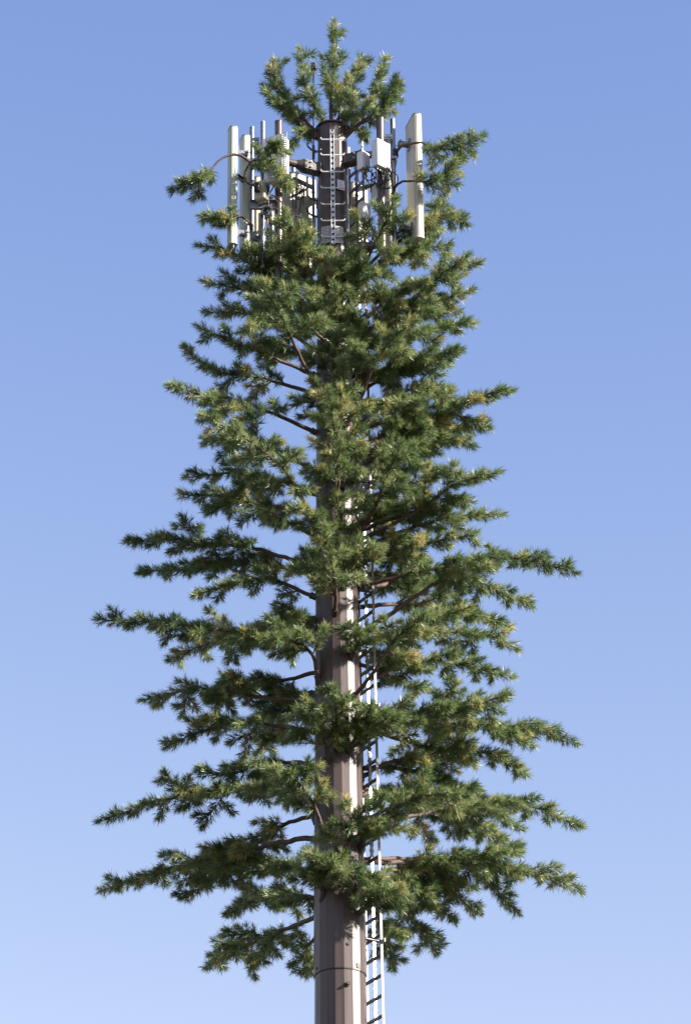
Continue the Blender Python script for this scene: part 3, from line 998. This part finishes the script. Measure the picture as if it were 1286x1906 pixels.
# ------------------------------------------------------------------ radio units
def radio(px, dy, yaw, w, d, y_top, y_bot, label, m=M_WHITE, fins=False, perf=False, cables=0):
    c = at(px, (y_top + y_bot) / 2, dy)
    zt_, zb_ = at(px, y_top, dy).z, at(px, y_bot, dy).z
    N = Vector((math.sin(R(yaw)), -math.cos(R(yaw)), 0)); X = Vector((math.cos(R(yaw)), math.sin(R(yaw)), 0))
    o = root('radio_unit', Vector((c.x, c.y, zb_)), label, 'radio unit', 'radio units at the mast head')
    h = zt_ - zb_
    mid = Vector((c.x, c.y, (zt_ + zb_) / 2))
    MB().box(mid, (w, d * 0.8, h), (X, N, UPV), bevel=0.008).build('housing', m, o)
    MB().box(mid - N * (d * 0.43), (w - 0.02, d * 0.1, h - 0.02), (X, N, UPV), bevel=0.004).build('back_plate', M_LGREY, o)
    MB().box(mid + N * (d * 0.4 + 0.006), (w - 0.03, 0.012, h - 0.03), (X, N, UPV)).build('cover', m, o)
    MB().tube([mid + UPV * h / 2 - X * w * .25, mid + UPV * (h / 2 + .04) - X * w * .25, mid + UPV * (h / 2 + .04) + X * w * .25, mid + UPV * h / 2 + X * w * .25], 0.008, 6).build('carry_handle', M_ZINC, o)
    for q in (-0.3, -0.1, 0.1, 0.3):
        p = Vector((c.x, c.y, zb_)) + X * w * q
        MB().tube([p, p - UPV * 0.05], 0.012, 8).build('connector', M_ZINC, o)
    if perf:
        Xs = N
        cc = mid - X * (w / 2 + 0.012)
        perf_plate(cc, N, UPV, d + 0.1, h, 8, 22, 'perforated_side', M_WHITE, o)
    return o, Vector((c.x, c.y, zb_)), X, N
def rot_radio(*a, **k): return radio(*a, **k)
r1, r1b, r1X, r1N = radio(709, -0.55, 45, 0.28, 0.16, 266, 314, 'large white radio box hanging left of the right shiny pipe')
radio(676.5, -0.35, 48, 0.17, 0.15, 286, 318, 'smaller white radio box next to the mast, left of the large one')
radio(678, -0.30, 48, 0.17, 0.14, 380, 410, 'lowest white radio box on the right, above the needles', m=M_LGREY)
radio(706, -0.25, 45, 0.26, 0.15, 352, 378, 'white radio box below the coiled cables, half covered by needles', m=M_LGREY)
radio(519, -0.62, 62, 0.20, 0.30, 259, 340, 'tall white radio unit with a perforated side in front of the brown left post', perf=True)
radio(488, -0.50, -30, 0.17, 0.16, 340, 374, 'pale radio unit over the short channel on the left', m=M_CREAM)
radio(571, 0.15, -60, 0.10, 0.12, 415, 452, 'dark radio unit close to the left edge of the mast', m=M_CAP)

# small clamp clusters
def clampset(px, py, dy, label):
    c = at(px, py, dy)
    o = root('pipe_clamp', c, label, 'clamp', 'steel clamps on the pipes')
    MB().box(c, (0.13, 0.07, 0.04)).box(c + Vector((0, -0.06, 0.05)), (0.12, 0.03, 0.05)).build('jaw', M_GALV, o)
    for s_ in (-1, 1):
        MB().tube([c + Vector((0.05 * s_, -0.15, 0)), c + Vector((0.05 * s_, 0.12, 0.0))], 0.008, 6).build('threaded_rod', M_ZINC, o)
clampset(476, 268, -0.15, 'steel clamp at the top of the two left shiny pipes')
clampset(527, 266, -0.42, 'steel clamp with rods at the top of the perforated radio unit')
clampset(722, 262, -0.25, 'steel clamp above the large white radio box')
clampset(731, 302, -0.2, 'steel clamp half way down the right shiny pipe')
clampset(552, 397, 0.70, 'steel clamp on the rear pipe left of the mast')
clampset(552, 331, 0.70, 'steel clamp at the upper bar of the rear pipe')

# coiled cables under the white box and down the posts
def cable_loops(c, label, n, rad, drop, spreadx=0.3):
    o = root('cable_coil', c, label, 'cables', 'cables under the radio units')
    for k in range(n):
        rr = rad * random.uniform(0.6, 1.1)
        cc = c + Vector((random.uniform(-spreadx, spreadx) * 0.5, random.uniform(-0.1, 0.1), -rr * 0.9))
        ax = Vector((math.cos(random.uniform(-0.5, 0.5)), random.uniform(-0.4, 0.4), 0)).normalized()
        pts = [cc + ax * rr * math.sin(2 * math.pi * i / 18) * 0.9 + UPV * rr * math.cos(2 * math.pi * i / 18) for i in range(19)]
        MB().tube(pts, 0.009, 5).build('loop', M_BLACK, o)
    for k in range(n):
        x = (k / max(1, n - 1) - 0.5) * spreadx
        p = c + Vector((x, random.uniform(-0.05, 0.05), 0.05))
        q = p + Vector((random.uniform(-0.06, 0.06), 0, -drop * random.uniform(0.6, 1.0)))
        MB().tube(catmull([p, p.lerp(q, 0.4) + Vector((random.uniform(-0.06, 0.06), 0, 0)), q], 5), 0.010, 5).build('lead', M_BLACK, o)
        m_ = p.lerp(q, random.uniform(0.2, 0.6))
        if k % 3 == 0: MB().tube([m_ - UPV * 0.02, m_ + UPV * 0.02], 0.013, 6).build('marker_band', M_ORANGE, o)
cable_loops(at(700, 316, -0.5), 'black cables with orange bands coiled beneath the large white radio box', 7, 0.15, 0.45, 0.42)
cable_loops(at(499, 392, -0.5), 'dark cables bunched below the short channel on the left', 4, 0.10, 0.5, 0.12)
cable_loops(at(556, 350, 0.3), 'dark cables in front of the rear cream panels left of the mast', 4, 0.10, 0.6, 0.2)
cable_loops(at(686, 425, -0.3), 'dark cables under the lowest right radio box, behind the needles', 4, 0.12, 0.4, 0.2)
wl = root('hanging_cables', at(498, 345, -0.6), 'thin dark cables hanging down past the short channel on the left', 'cables', 'cables under the radio units')
for (pts) in ([(497, 345), (500, 370), (498, 410), (497, 470)], [(502, 340), (499, 380), (499, 430), (500, 470)], [(505, 362), (520, 372), (532, 390), (533, 410)], [(520, 335), (508, 350), (499, 366)], [(530, 412), (532, 440), (530, 470)], [(499, 415), (515, 420), (527, 428), (545, 440)]):
    MB().tube(catmull([at(x, y, -0.58 + 0.02 * random.random()) for x, y in pts], 5), 0.011, 6).build('cable', M_BLACK, wl)
o_ = at(512, 347, -0.6)
MB().tube([o_, o_ + Vector((0.02, 0, 0.04))], 0.014, 6).build('marker_band', M_ORANGE, wl)

# ------------------------------------------------------------------ small fronds clamped to the antenna pipes
def clamped(pts, dy0, dy1, bare, lat, label, r0=0.024, clamp=True, gap=0.13):
    P = [at(x, y, dy0 + (dy1 - dy0) * (i / (len(pts) - 1)) ** 0.45) for i, (x, y) in enumerate(pts)]
    o = root('clamped_frond', P[0], label, 'artificial branch', 'small fronds clamped to the antenna pipes')
    grow(P, o, name='frond', bare=bare, lat=lat, r0=r0, socket=False, lat_gap=gap)
    if clamp:
        MB().tube([P[0] - UPV * 0.09, P[0] + UPV * 0.05], 0.050, 12).tube([P[0] - UPV * 0.065, P[0] - UPV * 0.05], 0.056, 12).tube([P[0] + UPV * 0.01, P[0] + UPV * 0.025], 0.056, 12).build('pipe_collar', M_BLACK, o)
clamped([(468, 303), (446, 288), (425, 289), (405, 302), (375, 330), (328, 352)], -0.80, -0.95, .50, .42, 'drooping frond arching out over the outermost left panel', 0.026, False)
clamped([(479, 347), (461, 340), (456, 322), (470, 302), (505, 300), (538, 340)], -0.65, -0.9, .34, .56, 'frond curling in front of the left radio units')
clamped([(469, 424), (464, 411), (447, 405), (420, 408), (385, 402)], -0.12, -0.85, .55, .30, 'tufted frond reaching left at the foot of the outermost left panel', 0.026, gap=.08)
clamped([(735, 284), (752, 270), (778, 266), (815, 275), (850, 278), (892, 258)], -0.2, -0.75, .42, .40, 'frond arching to the right in front of the large cream panel, upper one', 0.026)
clamped([(733, 365), (736, 346), (755, 337), (790, 338), (820, 330), (855, 300)], -0.22, -0.75, .42, .48, 'frond arching to the right in front of the large cream panel, lower one', 0.024)
clamped([(533, 470), (540, 440), (535, 410)], -0.4, -0.7, .35, .40, 'upright frond at the foot of the brown left post', 0.02, False)
clamped([(760, 470), (790, 435), (815, 405), (855, 412)], 0.3, 0.5, .30, .50, 'bushy frond to the right of the foot of the large cream panel', 0.026, False)
print('needles', TOTAL)
